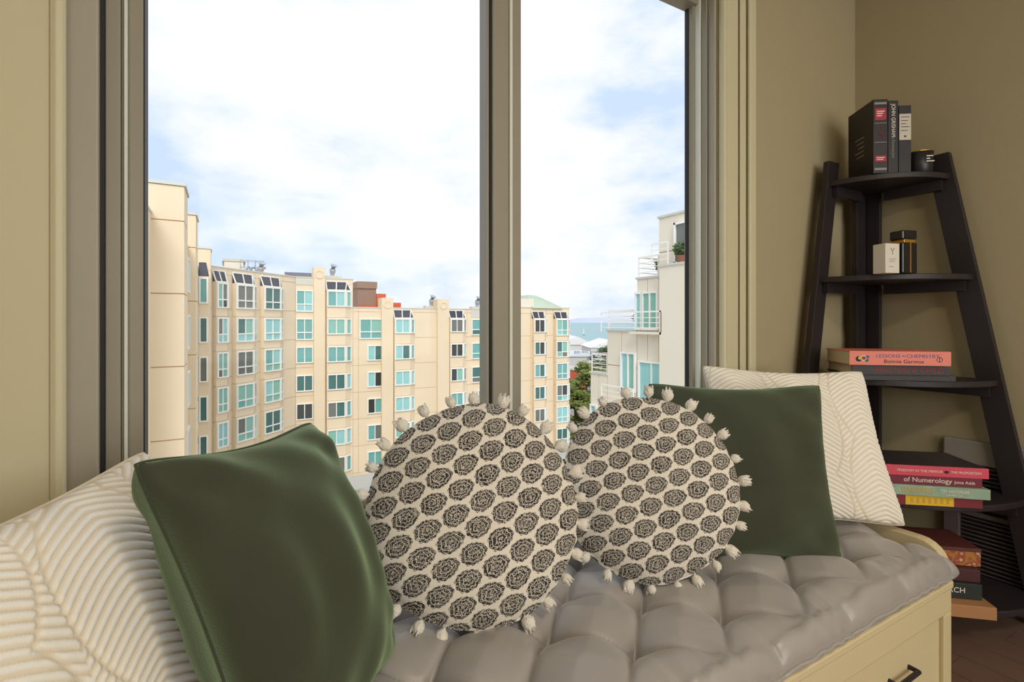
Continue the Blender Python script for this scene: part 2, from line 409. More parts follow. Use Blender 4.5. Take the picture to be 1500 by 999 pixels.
def printmat(name, rot, ox, oy):
    m = mat(name, (222, 214, 200), .85, bump=.1, bscale=500); t = m.node_tree; p = t.nodes['Principled BSDF']; nn = t.nodes.new; lk = t.links.new
    uv = nn('ShaderNodeUVMap'); mp = nn('ShaderNodeMapping'); mp.inputs['Rotation'].default_value = (0, 0, rot); mp.inputs['Location'].default_value = (ox, oy, 0)
    lk(uv.outputs[0], mp.inputs[0]); sp = nn('ShaderNodeSeparateXYZ'); lk(mp.outputs[0], sp.inputs[0])
    def ma(op, a, b=None, c=None):
        n = nn('ShaderNodeMath'); n.operation = op
        for i, v in enumerate((a, b, c)):
            if v is None: continue
            if isinstance(v, (int, float)): n.inputs[i].default_value = v
            else: lk(v, n.inputs[i])
        return n.outputs[0]
    A_, B_ = .0625, .0415
    v = ma('DIVIDE', sp.outputs[1], B_); row = ma('FLOOR', v); ly = ma('SUBTRACT', ma('FRACT', v), .5)
    u = ma('ADD', ma('DIVIDE', sp.outputs[0], A_), ma('MULTIPLY', row, .5)); lx = ma('SUBTRACT', ma('FRACT', u), .5)
    X_ = ma('MULTIPLY', lx, A_); Y_ = ma('MULTIPLY', ly, B_)
    ang = ma('ARCTAN2', Y_, X_)
    # paisley medallion: one end fuller, scalloped rim
    e1 = ma('POWER', ma('DIVIDE', X_, .0302), 2); yw = ma('DIVIDE', Y_, ma('SUBTRACT', .0210, ma('MULTIPLY', X_, .13))); e2 = ma('POWER', yw, 2)
    rr = ma('SQRT', ma('ADD', e1, e2)); sc = ma('MULTIPLY', ma('SINE', ma('MULTIPLY', ang, 13)), .05)
    inside = ma('LESS_THAN', ma('ADD', rr, sc), .97)
    # inner ornament: curls and rings in the light ground colour
    vo = nn('ShaderNodeTexVoronoi'); vo.inputs['Scale'].default_value = 135; lk(mp.outputs[0], vo.inputs[0])
    ring = ma('SINE', ma('MULTIPLY', vo.outputs[0], 16)); l1 = ma('GREATER_THAN', ring, .72)
    l2 = ma('GREATER_THAN', ma('SINE', ma('ADD', ma('MULTIPLY', rr, 21), ma('SINE', ma('MULTIPLY', ang, 7)))), .80)
    light = ma('MINIMUM', ma('ADD', l1, l2), 1)
    dark = ma('MULTIPLY', inside, ma('SUBTRACT', 1, ma('MULTIPLY', light, .72)))
    r = nn('ShaderNodeMix'); r.data_type = 'RGBA'; r.inputs[6].default_value = (*lin((226, 219, 206)), 1); r.inputs[7].default_value = (*lin((52, 46, 44)), 1)
    lk(dark, r.inputs[0]); lk(r.outputs[2], p.inputs['Base Color']); return m
def round_pillow(C, h, up, R, thick, m, label, seed):
    rnd = random.Random(seed); C = Vector(C); h = Vector(h).normalized(); up = Vector(up); up = (up-h*up.dot(h)).normalized(); nrm = h.cross(up).normalized()
    if nrm.y > 0: nrm = -nrm
    root = thing('round_pillow', label, 'pillow', (C.x, C.y, C.z-R*up.z), 0, 'round printed pillows')
    base = Vector(root.location); NR, NA = 26, 72; mb = MB(); uvs = []
    for side in (1, -1):
        for j in range(NR+1):
            r = (j/NR)
            for k in range(NA):
                a = 2*PI*k/NA; f = (1-r**2.6)**.62
                wob = 1+.010*math.sin(3*a+seed)+.008*math.sin(5*a+2*seed)
                pk = .0035*r**6*math.sin(a*26+seed)        # gathered rim
                p = C+(h*math.cos(a)+up*math.sin(a))*R*r*wob+nrm*(side*thick*.5*f+pk+.003*math.sin(7*r*math.cos(a)+seed)*math.sin(5*r*math.sin(a)))
                mb.v.append(tuple(p-base)); uvs.append((R*r*math.cos(a)*1.06, R*r*math.sin(a)*1.06))
    q = (NR+1)*NA
    for s_ in (0, q):
        for j in range(NR):
            for k in range(NA):
                k2 = (k+1) % NA; f = (s_+j*NA+k, s_+(j+1)*NA+k, s_+(j+1)*NA+k2, s_+j*NA+k2)
                if j == 0: f = (s_+k, s_+NA+k, s_+NA+k2)
                mb.f.append(f if s_ == 0 else f[::-1])
    for k in range(NA): k2 = (k+1) % NA; mb.f.append((NR*NA+k, q+NR*NA+k, q+NR*NA+k2, NR*NA+k2))
    me = bpy.data.meshes.new('cover'); me.from_pydata(mb.v, [], mb.f); me.update(); me.polygons.foreach_set('use_smooth', [True]*len(me.polygons))
    ul = me.uv_layers.new(name='cloth')
    for lp in me.loops: ul.data[lp.index].uv = uvs[lp.vertex_index]
    b = bmesh.new(); b.from_mesh(me); bmesh.ops.recalc_face_normals(b, faces=b.faces); b.to_mesh(me); b.free()
    link('cover', me, m, root)
    # yarn tassels round the rim
    nt_ = 26
    tas = []
    for v_ in range(3):
        t = MB(); r2 = random.Random(v_+seed)
        t.lathe([(.0022, -.004), (.0040, .001), (.0092, .005), (.0118, .011), (.0112, .017), (.0080, .022), (.003, .0245)], seg=12)
        for s_ in range(14):
            a = r2.uniform(0, 6.28); rr = r2.uniform(.004, .0095)
            t.tube([(rr*math.cos(a)*.8, rr*math.sin(a)*.8, .008), (rr*math.cos(a)*1.15, rr*math.sin(a)*1.15, .018), (rr*math.cos(a)*1.2, rr*math.sin(a)*1.2, .024+r2.uniform(0, .005))], [.003, .0028, .0012], 5)
        tas.append(t.mesh('tassel', True)); tas[-1].materials.append(M['pom'])
    for k in range(nt_):
        a = 2*PI*(k+.3)/nt_+rnd.uniform(-.03, .03); d = (h*math.cos(a)+up*math.sin(a))
        z = (d+nrm*rnd.uniform(-.25, .35)+Vector((rnd.uniform(-.2, .2), 0, -.15))).normalized()
        o = link('tassel', tas[k % 3], None, root, tuple(C+d*(R*.992)-base)); o.rotation_mode = 'QUATERNION'
        o.rotation_quaternion = z.to_track_quat('Z', 'Y'); s_ = rnd.uniform(.9, 1.25); o.scale = (s_, s_, s_)
    return root
M['print1'] = printmat('block_print_cotton', math.radians(-24), .013, .008)
M['print2'] = printmat('block_print_linen', math.radians(-18), .03, .02)
round_pillow((.452, .945, .668), (.93, -.33, 0), (.15, .31, .94), .222, .13, M['print1'], 'round block print pillow with tassels leaning beside the green pillow near the casing', 4)
round_pillow((.893, .888, .664), (.867, -.499, 0), (.187, .254, .95), .216, .12, M['print2'], 'round block print pillow with tassels standing in front of the green pillow near the shelf', 8)

# ------------------------------------------------------------------ corner ladder shelf
AX, AY = 2.452, 1.152
def off(z): return .618-(.618-.312)*z/1.72
sh = thing('corner_shelf', 'tall black wooden corner ladder shelf with five rounded shelves', 'shelf', (AX, AY, 0))
link('corner_post', MB().box(-.093, 0, -.022, 0, 0, 1.71), M['black'], sh, bev=.002)
link('corner_post', MB().box(-.022, 0, -.075, -.024, 0, 1.71), M['black'], sh, bev=.002)
LWD, LTH = .075, .024
a, b = off(0), off(1.72)
link('leg', MB().hull([(-a, -LTH, 0), (-a+LWD, -LTH, 0), (-a+LWD, 0, 0), (-a, 0, 0)], [(-b, -LTH, 1.72), (-b+LWD, -LTH, 1.72), (-b+LWD, 0, 1.72), (-b, 0, 1.72)]), M['black'], sh, bev=.002)
link('leg', MB().hull([(-LTH, -a, 0), (0, -a, 0), (0, -a+LWD, 0), (-LTH, -a+LWD, 0)], [(-LTH, -b, 1.72), (0, -b, 1.72), (0, -b+LWD, 1.72), (-LTH, -b+LWD, 1.72)]), M['black'], sh, bev=.002)
SZ = [.115, .44, .85, 1.24, 1.635]
for z in SZ:
    R = off(z)-.012
    poly = [(-.024, -.024)]+[(-R*math.sin(t), -R*math.cos(t)) for t in [i*PI/2/24 for i in range(25)]]
    poly = [(-.0, -.0), (-.0, -R)]+[(-R*math.sin(i*PI/2/24)-.0, -R*math.cos(i*PI/2/24)) for i in range(1, 24)]+[(-R, 0)]
    link('shelf_board', MB().prism(poly, z-.022, z), M['black'], sh, bev=.003)
    for (p, q) in (((-R+.02, -.045), (-.10, -.026)), ((-.045, -R+.02), (-.026, -.10))):
        link('apron', MB().box(min(p[0], q[0]), max(p[0], q[0]), min(p[1], q[1]), max(p[1], q[1]), z-.062, z-.022), M['black'], sh)

# ------------------------------------------------------------------ books and small things on the shelf
PG = mat('book_pages', (222, 208, 172), .9, var=.08, vscale=120)
TX = {k: mat('print_'+k, c, .6, var=.02) for k, c in dict(white=(225, 220, 210), black=(30, 26, 28), blue=(84, 92, 150), red=(150, 48, 44), gold=(206, 160, 60), grey=(150, 146, 142), green=(70, 110, 70), yellow=(228, 190, 40)).items()}
def book(label, L_, D_, T_, col, loc, rz, group, upright=False, var=.05):
    m = mat('book_cover', col, .45, var=var, vscale=20)
    r = thing('book', label, 'book', loc, rz, group)
    c = MB()
    if upright:     # spine at local -Y, thickness along X, height L_ along Z
        c.box(0, .0025, 0, D_, 0, L_).box(T_-.0025, T_, 0, D_, 0, L_).box(0, T_, -.0025, .001, 0, L_)
        pg = MB().box(.0026, T_-.0026, .002, D_-.005, .004, L_-.004)
    else:           # lying: spine at local -Y, length along X
        c.box(0, L_, 0, D_, 0, .0025).box(0, L_, 0, D_, T_-.0025, T_).box(0, L_, -.0025, .001, 0, T_)
        pg = MB().box(.004, L_-.004, .002, D_-.005, .0026, T_-.0026)
    link('cover', c, m, r, bev=.0008); link('pages', pg, PG, r); return r
FR = (PI/2, 0, 0)
def spine(r, s, size, col, x, z, sx=1, align='LEFT'): return text('lettering', s, size, TX[col], r, (x, -.0028, z), FR, sx, align)
rzb = -math.radians(41); G3 = 'books lying on the middle shelf'; z3 = SZ[2]
b = book('thin black book with cream pages at the bottom of the middle shelf stack', .335, .2, .020, (34, 29, 33), (1.985, .975, z3), rzb, G3)
b = book('thick black book with dull red lettering under the salmon book', .315, .2, .036, (38, 28, 30), (1.975, .965, z3+.0205), rzb+.02, G3)
spine(b, 'PRESTON & CHILD', .026, 'red', .075, .018, 1.0)
b = book('salmon pink hardback with blue title lettering on top of the middle shelf stack', .318, .2, .050, (232, 128, 108), (1.948, .96, z3+.057), rzb, G3)
spine(b, 'LESSONS', .017, 'blue', .085, .033, 1.15); spine(b, 'IN', .010, 'blue', .168, .033); spine(b, 'CHEMISTRY', .017, 'blue', .181, .033, 1.15)
spine(b, 'Bonnie Garmus', .018, 'black', .110, .014, 1.1)
def disc(nm, m, parent, x, z, r, ry=None, seg=14, y=-.0031):
    mb = MB(); mb.v = [(r*math.cos(2*PI*k/seg), 0, (ry or r)*math.sin(2*PI*k/seg)) for k in range(seg)]+[(r*math.cos(2*PI*k/seg), .001, (ry or r)*math.sin(2*PI*k/seg)) for k in range(seg)]
    mb.f = [tuple(range(seg)), tuple(reversed(range(seg, 2*seg)))]+[(k, (k+1) % seg, seg+(k+1) % seg, seg+k) for k in range(seg)]
    return link(nm, mb, m, parent, (x, y, z))
for dx, dz, r_, k_ in ((.030, .022, .010, 'black'), (.034, .025, .006, 'yellow'), (.046, .025, .0095, 'white'), (.046, .025, .0065, 'red'), (.058, .029, .006, 'blue'), (.056, .017, .006, 'green')):
    disc('emblem', TX[k_], b, dx, dz, r_, y=-.0030-.0002*(k_ in ('yellow', 'red')))
mb = MB(); mb.tube([(.0085*math.cos(t*PI/8), 0, .0085*math.sin(t*PI/8)) for t in range(17)], .0008, 4); mb.box(-.0006, .0006, -.0005, .0005, -.0085, .0085); link('publisher_mark', mb, TX['black'], b, (.283, -.003, .022))
G4 = 'books lying on the fourth shelf'; z4 = SZ[3-2]
z = z4
b = book('red and yellow book at the bottom of the fourth shelf stack', .30, .2, .036, (128, 36, 44), (1.952, .857, z), rzb+.03, G4)
link('spine_label', MB().box(.07, .215, -.0032, -.002, .002, .034), TX['yellow'], b)
for k in range(7): link('label_mark', MB().box(.085+.018*k, .093+.018*k, -.0036, -.003, .009, .027), TX['gold'], b)
z += .0365
b = book('pale green forest book with orange title letters under the maroon book', .34, .2, .034, (150, 176, 152), (1.925, .875, z), rzb-.03, G4, var=.35)
spine(b, 'BARRIERS', .026, 'gold', .085, .017, .85); spine(b, 'TIM WESTMORE', .014, 'white', .20, .020, .8); spine(b, 'THE FIRST LEG', .008, 'white', .215, .008, .9)
z += .0345
b = book('maroon paperback about numerology with white script lettering', .315, .2, .030, (118, 34, 54), (1.937, .872, z), rzb, G4)
spine(b, 'of Numerology', .022, 'white', .085, .016, 1.05); spine(b, 'Joice Adds', .014, 'white', .235, .014)
z += .0305
b = book('bright pink hardback with dark photo cover topping the fourth shelf stack', .345, .21, .034, (214, 74, 96), (1.925, .876, z), rzb+.01, G4)
link('front_cover_print', MB().box(.003, .342, .002, .208, .034, .0346), mat('dark_photo', (44, 38, 52), .35, var=.5, vscale=14), b)
spine(b, 'FREEDOM IN THE MIRROR', .011, 'white', .075, .017, 1.05); spine(b, 'THE PROPOSITION', .011, 'white', .235, .017, .95); disc('emblem', TX['black'], b, .222, .017, .007, .005)
# upright books on the top shelf
z1 = SZ[4]; G1 = 'books standing on the top shelf'; rzu = -math.radians(35)
b = book('big black hardback with red spine labels standing on the top shelf', .285, .165, .052, (36, 28, 32), (2.172, .985, z1), rzu, G1, True)
for zz, hh in ((.205, .045), (.045, .022)): link('spine_label', MB().box(.006, .046, -.0034, -.002, zz, zz+hh), mat('label_crimson', (176, 40, 58), .5, var=.1), b)
mb = MB(); mb.tube([(.012*math.sin(t*.9)*(1-t/14), 0, -.022+.0045*t) for t in range(11)], .0012, 4); link('ornament', mb, TX['red'], b, (.026, -.0036, .155))
for za, zc in ((.265, .273), (.012, .020), (.118, .120), (.192, .194)): link('spine_band', MB().box(.004, .048, -.0032, -.002, za, zc), TX['grey'], b)
def lines(b, x0, zs, w_, h_=.003, col='white', y=-.0037):
    for q in range(len(zs)): link('text_line', MB().box(x0, x0+w_*(1-.18*(q % 3)), y, y+.0006, zs[q], zs[q]+h_), TX[col], b)
lines(b, .012, [.236, .228, .219], .028, .004); lines(b, .012, [.058, .051], .028, .003)
for q in range(5): link('text_line', MB().box(-.0007, 0, .055+.004*(q % 2), .115-.01*(q % 3), .16-.018*q, .1635-.018*q), TX['grey'], b)
b = book('slim black hardback with white spine title beside the red labelled book', .278, .165, .036, (33, 27, 31), (2.216, .954, z1), rzu, G1, True)
text('lettering', 'JOHN GRISHAM', .020, TX['white'], b, (.018, -.0029, .265), (PI/2, PI/2, 0), .9); text('lettering', 'The Runaway Jury', .015, TX['grey'], b, (.018, -.0029, .15), (PI/2, PI/2, 0), .85)
b = book('black book with a pale paper label on its spine at the end of the row', .258, .15, .044, (35, 30, 33), (2.248, .932, z1), rzu, G1, True)
link('spine_label', MB().box(.001, .043, -.0034, -.002, .125, .225), mat('paper_label', (206, 198, 184), .7, var=.04), b)
lines(b, .007, [.212, .198, .186, .174, .160], .030, .0025, 'black'); lines(b, .018, [.136], .008, .006, 'black')
cn = thing('candle_jar', 'black candle jar with gold rim on the top shelf', 'candle', (2.352, .905, z1))
link('jar', MB().lathe([(.036, 0), (.040, .004), (.044, .082), (.041, .083), (.038, .06)], seg=28).mesh('jar', True), mat('jar_black', (36, 34, 38), .4, var=.05), cn)
link('rim', MB().lathe([(.0425, .0815), (.0448, .082), (.0448, .085), (.0425, .085)], seg=28), mat('gold_metal', (190, 140, 60), .35, metal=.8, var=.05), cn)
for q in range(3): link('text_line', MB().box(0, (.022, .012, .026)[q], -.0008, 0, .058-.010*q, .062-.010*q), TX['white'], cn, (-.030, -.0338, 0), -math.radians(41))
# shelf two: perfume box and bottle
z2 = SZ[3]
pb = thing('perfume_box', 'white perfume carton marked Y on the second shelf', 'box', (2.085, .905, z2), -math.radians(18))
link('carton', MB().box(0, .062, 0, .05, 0, .108), mat('white_card', (226, 220, 208), .6, var=.03), pb, bev=.001)
text('lettering', 'Y', .034, TX['grey'], pb, (.031, -.0004, .078), FR, 1, 'CENTER')
lines(pb, .016, [.050, .042, .022], .030, .0022, 'grey', -.0008)
bt = thing('perfume_bottle', 'tall black and gold cosmetic bottle beside the white carton', 'bottle', (2.185, .895, z2))
BLK = mat('gloss_black', (26, 23, 24), .2, var=.05); GLD = mat('gold_band', (200, 150, 70), .3, metal=.8, var=.05)
bt.rotation_euler = (0, 0, -math.radians(20))
link('body', MB().box(-.030, .034, -.030, .024, 0, .112), BLK, bt, bev=.004); link('collar', MB().box(-.022, .026, -.0285, .022, .112, .124), GLD, bt, bev=.001)
link('cap', MB().box(-.030, .034, -.030, .024, .124, .158), BLK, bt, bev=.005); link('stripe', MB().box(.001, .006, -.0312, -.029, .002, .112), GLD, bt)
# bottom shelf stack
z5 = SZ[0]
kb = book('tan kraft covered notebook on the bottom shelf', .285, .22, .040, (176, 128, 84), (1.905, .80, z5), rzb, 'things stacked on the bottom shelf')
b = book('dark green book with white spine letters above the kraft notebook', .27, .2, .05, (34, 42, 40), (1.93, .83, z5+.041), rzb, 'things stacked on the bottom shelf')
spine(b, 'SEARCH', .024, 'white', .135, .027)
b = book('dark red book under the floral box', .28, .2, .04, (74, 34, 36), (1.935, .845, z5+.092), rzb, 'things stacked on the bottom shelf')
fb = thing('floral_box', 'small floral patterned box on the bottom shelf stack', 'box', (1.95, .86, z5+.133), rzb)
fm = mat('floral_paper', (150, 70, 50), .6); t = fm.node_tree; vo = t.nodes.new('ShaderNodeTexVoronoi'); vo.inputs['Scale'].default_value = 55; tcn = t.nodes.new('ShaderNodeTexCoord'); rp = t.nodes.new('ShaderNodeValToRGB'); el = rp.color_ramp.elements
el[0].color = (*lin((228, 200, 150)), 1); el[0].position = .12; el[1].color = (*lin((150, 52, 48)), 1); el[1].position = .45; q_ = el.new(.75); q_.color = (*lin((176, 120, 50)), 1)
t.links.new(tcn.outputs['Object'], vo.inputs[0]); t.links.new(vo.outputs[0], rp.inputs[0]); t.links.new(rp.outputs[0], t.nodes['Principled BSDF'].inputs['Base Color'])
link('carton', MB().box(0, .295, 0, .16, 0, .052), fm, fb, bev=.002); link('lid', MB().box(-.001, .296, -.001, .161, .048, .060), mat('dark_red_card', (92, 44, 40), .6, var=.1), fb, bev=.001)

# wall heater grille on the right wall
ht = thing('wall_heater', 'grey louvred wall heater low on the wall behind the shelf', 'heater', (RX, .87, .09))
link('housing', MB().box(-.008, -.001, -1.3, 0, 0, .51), M['heaterd'], ht)
link('side_frame', MB().box(-.024, -.001, -.05, 0, 0, .43), M['heater'], ht, bev=.003)
link('control_cover', MB().box(-.028, -.001, -1.3, 0, .43, .52), mat('cover_grey', (150, 144, 136), .5, var=.04), ht, bev=.006)
link('rail', MB().box(-.026, -.008, -1.3, -.05, .235, .252), M['heater'], ht); link('rail', MB().box(-.026, -.008, -1.3, -.05, 0, .014), M['heater'], ht)
sl = MB().hull([(-.010, -1.3, 0), (-.022, -1.3, .007), (-.022, -1.3, .010), (-.010, -1.3, .003)], [(-.010, -.05, 0), (-.022, -.05, .007), (-.022, -.05, .010), (-.010, -.05, .003)]).mesh('slat'); sl.materials.append(M['heater'])
for k in range(27):
    z = .018+.0152*k
    if .228 < z < .252: continue
    link('slat', sl, None, ht, (0, 0, z))

# ------------------------------------------------------------------ the city outside
PANEL = mat('stucco_panel', (232, 214, 184), .85, var=.07, vscale=.35, bump=.1, bscale=6)
PANEL2 = mat('stucco_pale', (232, 224, 206), .85, var=.06, vscale=.35, bump=.1, bscale=6)
JOINT = mat('panel_joint', (204, 174, 136), .9, var=.05)
WHT = mat('white_frame', (244, 242, 236), .5, var=.02)
CAP = mat('coping_metal', (206, 206, 196), .6, var=.05)
SLATE = mat('solarium_glass', (58, 58, 70), .25, var=.2, vscale=3)
def pane_mat(n, c, r=.12): return mat(n, c, r, var=.18, vscale=1.2, spec=.6)
PANES = [pane_mat('pane_teal', (112, 172, 168)), pane_mat('pane_pale', (150, 205, 205)), pane_mat('pane_deep', (66, 112, 108)), pane_mat('pane_grey', (112, 116, 110)), pane_mat('pane_dark', (56, 62, 58)), pane_mat('pane_mint', (136, 190, 176))]
PW = [5, 5, 3, 2, 1.5, 4]
_pm = {}
def pane_mesh(w, h, mi):
    k = (round(w, 2), round(h, 2), mi)
    if k not in _pm:
        me = MB().box(0, w, -.02, 0, 0, h).mesh('pane'); me.materials.append(PANES[mi]); _pm[k] = me
    return _pm[k]
_fm = {}
def far_window(parent, O, rz, s0, out, z0, w, h, cols=2, low=0, right=False):
    """window frame with its panes; low = height of a lower row of lights"""
    d = Vector((math.cos(rz), math.sin(rz), 0)); n = Vector((math.sin(rz), -math.cos(rz), 0))
    f = .10; k = (round(w, 2), round(h, 2), cols, round(low, 2))
    cells = []
    cw = (w-f*(cols+1)*.8-.04)/cols
    rows = [(f, h-f)] if not low else [(f, low), (low+f, h-f)]
    for c in range(cols):
        for (a, b) in rows: cells.append((f+c*(cw+f*.8), a, cw, b-a))
    if k not in _fm:
        mb = MB(); mb.box(0, f, -.14, 0, 0, h).box(w-f, w, -.14, 0, 0, h).box(f, w-f, -.14, 0, 0, f).box(f, w-f, -.14, 0, h-f, h)
        for c in range(1, cols): x = f+c*(cw+f*.8)-f*.8; mb.box(x, x+f*.8, -.12, 0, f, h-f)
        if low: mb.box(f, w-f, -.125, 0, low, low+f)
        _fm[k] = mb.mesh('window'); _fm[k].materials.append(WHT)
    p = Vector((O[0], O[1], 0))+d*s0+n*out+Vector((0, 0, z0)) - Vector(parent.location)
    wo = link('window', _fm[k], None, parent, tuple(p), rz)
    base = random.choices(range(6), PW)[0]
    for (x, z, w_, h_) in cells:
        mi = base if random.random() < .6 else random.choices(range(6), PW)[0]
        link('pane', pane_mesh(w_, h_, mi), None, wo, (x, -.03, z))
    return wo
def wall_run(parent, O, rz, s0, s1, z0, z1, edges, floors, m, th=6.0, out=0):
    """backing wall plus separate panels with open joints"""
    d = Vector((math.cos(rz), math.sin(rz), 0)); n = Vector((math.sin(rz), -math.cos(rz), 0))
    base = Vector((O[0], O[1], 0))+n*out-Vector(parent.location)
    link('wall', MB().box(s0, s1, .03, th, z0, z1-.02), JOINT, parent, tuple(base), rz)
    es = [s0]+[e for e in edges if s0 < e < s1]+[s1]; fs = [z1]+[f for f in floors if z0 < f < z1]+[z0]
    for a, b in zip(es[:-1], es[1:]):
        for t, u in zip(fs[:-1], fs[1:]):
            link('wall_panel', MB().box(a+.02, b-.02, 0, .12, u+.025, t-.025), m, parent, tuple(base), rz)
    link('coping', MB().box(s0-.05, s1+.05, -.06, .5, z1-.02, z1+.09), CAP, parent, tuple(base), rz)
FL = [1.44+.75-2.9*k for k in range(-2, 9)]            # joint heights
FL = [z for z in FL]
def bay(parent, O, rz, s0, s1, rows, m, zr, sky=True, depth=.55, low=0):
    """projecting bay with a chamfered right side; windows at each row, solarium glass on top"""
    d = Vector((math.cos(rz), math.sin(rz), 0)); n = Vector((math.sin(rz), -math.cos(rz), 0)); base = Vector((O[0], O[1], 0))-Vector(parent.location)
    sc = s1-(s1-s0)*.27
    zt = rows[0][0]; poly = [(s0, 0), (s0, -depth), (sc, -depth), (s1, 0)]
    zs = [zt+.08]+[r[0]-r[1]-.15 for r in rows[:-1]]; prev = zt+.08
    zb = [r[0]-2.9+.75-.05 for r in rows]
    z_hi = zt+.08
    for r in rows:
        z_lo = r[0]-2.9+.08
        link('bay_panel', MB().prism(poly, z_lo+.03, z_hi-.0), m, parent, tuple(base), rz); z_hi = z_lo
    ch = Vector((s1-sc, depth)); cl = ch.length
    for (ztop, h) in rows:
        far_window(parent, O, rz, s0+.03, depth+.01, ztop-h, sc-s0-.04, h, 2, low)
        # chamfer light
        rz2 = rz+math.atan2(ch.y, ch.x); o2 = Vector((O[0], O[1], 0))+d*sc+n*depth
        far_window(parent, (o2.x, o2.y), rz2, .04, .01, ztop-h, cl-.08, h, 1, low)
    if sky:
        a = [(s0, -depth, zt+.08), (sc, -depth, zt+.08), (s1, -.0, zt+.08), (s0, 0, zt+.08)]
        q = Vector((0, 0, 0))
        g = MB(); top = zt+1.0
        g.v = [(s0, -depth, zt+.08), (sc, -depth, zt+.08), (s1, -.02, zt+.08), (s1-.15-(s1-sc)*.4, -.02, top), (s0, -.02, top), (s0, -.02, zt+.08)]
        g.f = [(0, 1, 3, 4), (1, 2, 3), (0, 4, 5), (0, 5, 2, 1), (5, 4, 3, 2)]
        sk = link('solarium_roof', g, SLATE, parent, tuple(base), rz)
        def bar(p, q_): return link('glazing_bar', MB().tube([p, q_], .055, 4), WHT, parent, tuple(base), rz)
        bar(g.v[0], g.v[4]); bar(g.v[1], g.v[3]); bar(g.v[2], g.v[3]); bar(g.v[0], g.v[1]); bar(g.v[1], g.v[2]); bar(g.v[4], g.v[3])
        xm = (s0+sc)/2; bar((xm, -depth, zt+.1), (s0+(g.v[3][0]-s0)*.5, -.03, top))
def top(k): return 1.44-2.9*(k-1)
# --- long stepped block (facade B parallel to our wall, A at 45 degrees)
YB = 55.2
mb_ = thing('apartment_building', 'long stepped beige apartment block with rows of teal windows beyond the courtyard', 'building', (6.2, YB, -22))
X = lambda px: wx(px, YB)
def run_edges(pxs): return [X(p) for p in pxs]
OB = (0, YB); ZB = -22
wall_run(mb_, OB, 0, 6.2, X(517), ZB, 5.65, run_edges([432, 460, 474.5]), FL, PANEL)
wall_run(mb_, OB, 0, X(517), X(640), ZB, 2.62, run_edges([525, 562, 574, 607]), FL, PANEL)
wall_run(mb_, OB, 0, X(640), X(745), ZB, 2.62, run_edges([655, 684]), FL, PANEL)
for p0, p1, zt in ((459, 475.5, 6.75), (558, 575, 3.75), (639.5, 656.5, 3.75)):      # tall piers with a round emblem
    pr_ = link('pier', MB().box(X(p0), X(p1), -.35, 1.2, ZB, zt), PANEL, mb_, (-6.2, 0, 22)); xc = (X(p0)+X(p1))/2
    link('roundel', MB().lathe([(.42, 0), (.42, .08), (.34, .08), (.34, .03)], seg=20), PANEL, mb_, (xc-6.2, -.35, zt-.75+22)).rotation_euler = (PI/2, 0, 0)
for k in range(0, 7):      # flat columns
    if k <= 1: far_window(mb_, OB, 0, X(433.5), .0, top(k)-2.2, X(458.5)-X(433.5), 2.2, 2, .72)
    else: far_window(mb_, OB, 0, X(433.5), .0, top(k)-1.68, X(458.5)-X(433.5), 1.68, 2)
    if k == 1: far_window(mb_, OB, 0, X(526.5), 0, top(k)-2.2, X(559.5)-X(526.5), 2.2, 2, .72)
    elif k > 1: far_window(mb_, OB, 0, X(538), 0, top(k)-1.68, X(559.8)-X(538), 1.68, 2)
    if 1 <= k <= 3: far_window(mb_, OB, 0, X(690.5), 0, top(k)-1.95, X(716)-X(690.5), 1.95, 2, .62)
    elif k > 3: far_window(mb_, OB, 0, X(699.5), 0, top(k)-1.4, X(716)-X(699.5), 1.4, 2)
bay(mb_, OB, 0, X(477.5), X(514), [(top(k), 1.65) for k in range(0, 7)], PANEL, 0)
bay(mb_, OB, 0, X(576), X(606.5), [(top(k), 1.62) for k in range(1, 7)], PANEL, 0)
bay(mb_, OB, 0, X(657), X(682), [(top(k), 1.55) for k in range(1, 7)], PANEL, 0)
link('infill_panel', MB().box(X(433), X(459), -.05, 0, 3.9+1.0, 5.5), CAP, mb_, (-6.2, 0, 22)); link('infill_panel', MB().box(X(690), X(717), -.05, 0, 1.6, 2.5), CAP, mb_, (-6.2, 0, 22))
# angled part A: line y = x + 49
OA = (6.2, YB); rA = PI/4
def sA(px):
    u = (px-750)/F; a, b = ST+u*CT, CT-u*ST; t = 49.0/(b-a); return (t*a-6.2)*math.sqrt(2)
wall_run(mb_, OA, rA, sA(309), 0, ZB, 5.65, [sA(p) for p in (334, 340, 374, 381, 414)], FL, PANEL)
for p0, p1 in ((311, 333), (340, 374), (381, 413.5)):
    bay(mb_, OA, rA, sA(p0), sA(p1), [(top(k), 2.1) for k in range(0, 6)], PANEL, 0, depth=.4, low=.66)
# roofscape
def rp(nm, x0, x1, y0, y1, z0, z1, m): return link(nm, MB().box(x0-6.2, x1-6.2, y0, y1, z0+22, z1+22), m, mb_)
BRN = mat('brown_plant_room', (150, 122, 104), .85, var=.08, vscale=1); ORG = mat('orange_wall', (206, 92, 52), .8, var=.06); GAL = mat('galvanised', (170, 176, 182), .45, metal=.3, var=.1)
yb = YB+9
Xb = lambda px: wx(px, yb)
rp('plant_room', Xb(524), Xb(551), 9, 13, -2, 5.35, BRN); rp('plant_room_cap', Xb(523), Xb(552), 8.8, 13.2, 5.35, 6.2, BRN)
rp('roof_wall', Xb(524), Xb(552), 8.6, 8.9, 2.2, 3.2, ORG); rp('roof_wall', Xb(551), Xb(564), 8.6, 10, 2.2, 4.7, ORG); rp('roof_wall', Xb(576), Xb(586), 8.6, 10, 2.2, 3.6, ORG)
rp('roof_house', X(310)+1, X(345)+1, 12, 18, 4, 8.2, PANEL2); rp('roof_house_coping', X(310)+.8, X(346)+1.2, 11.9, 18, 8.2, 8.5, CAP)
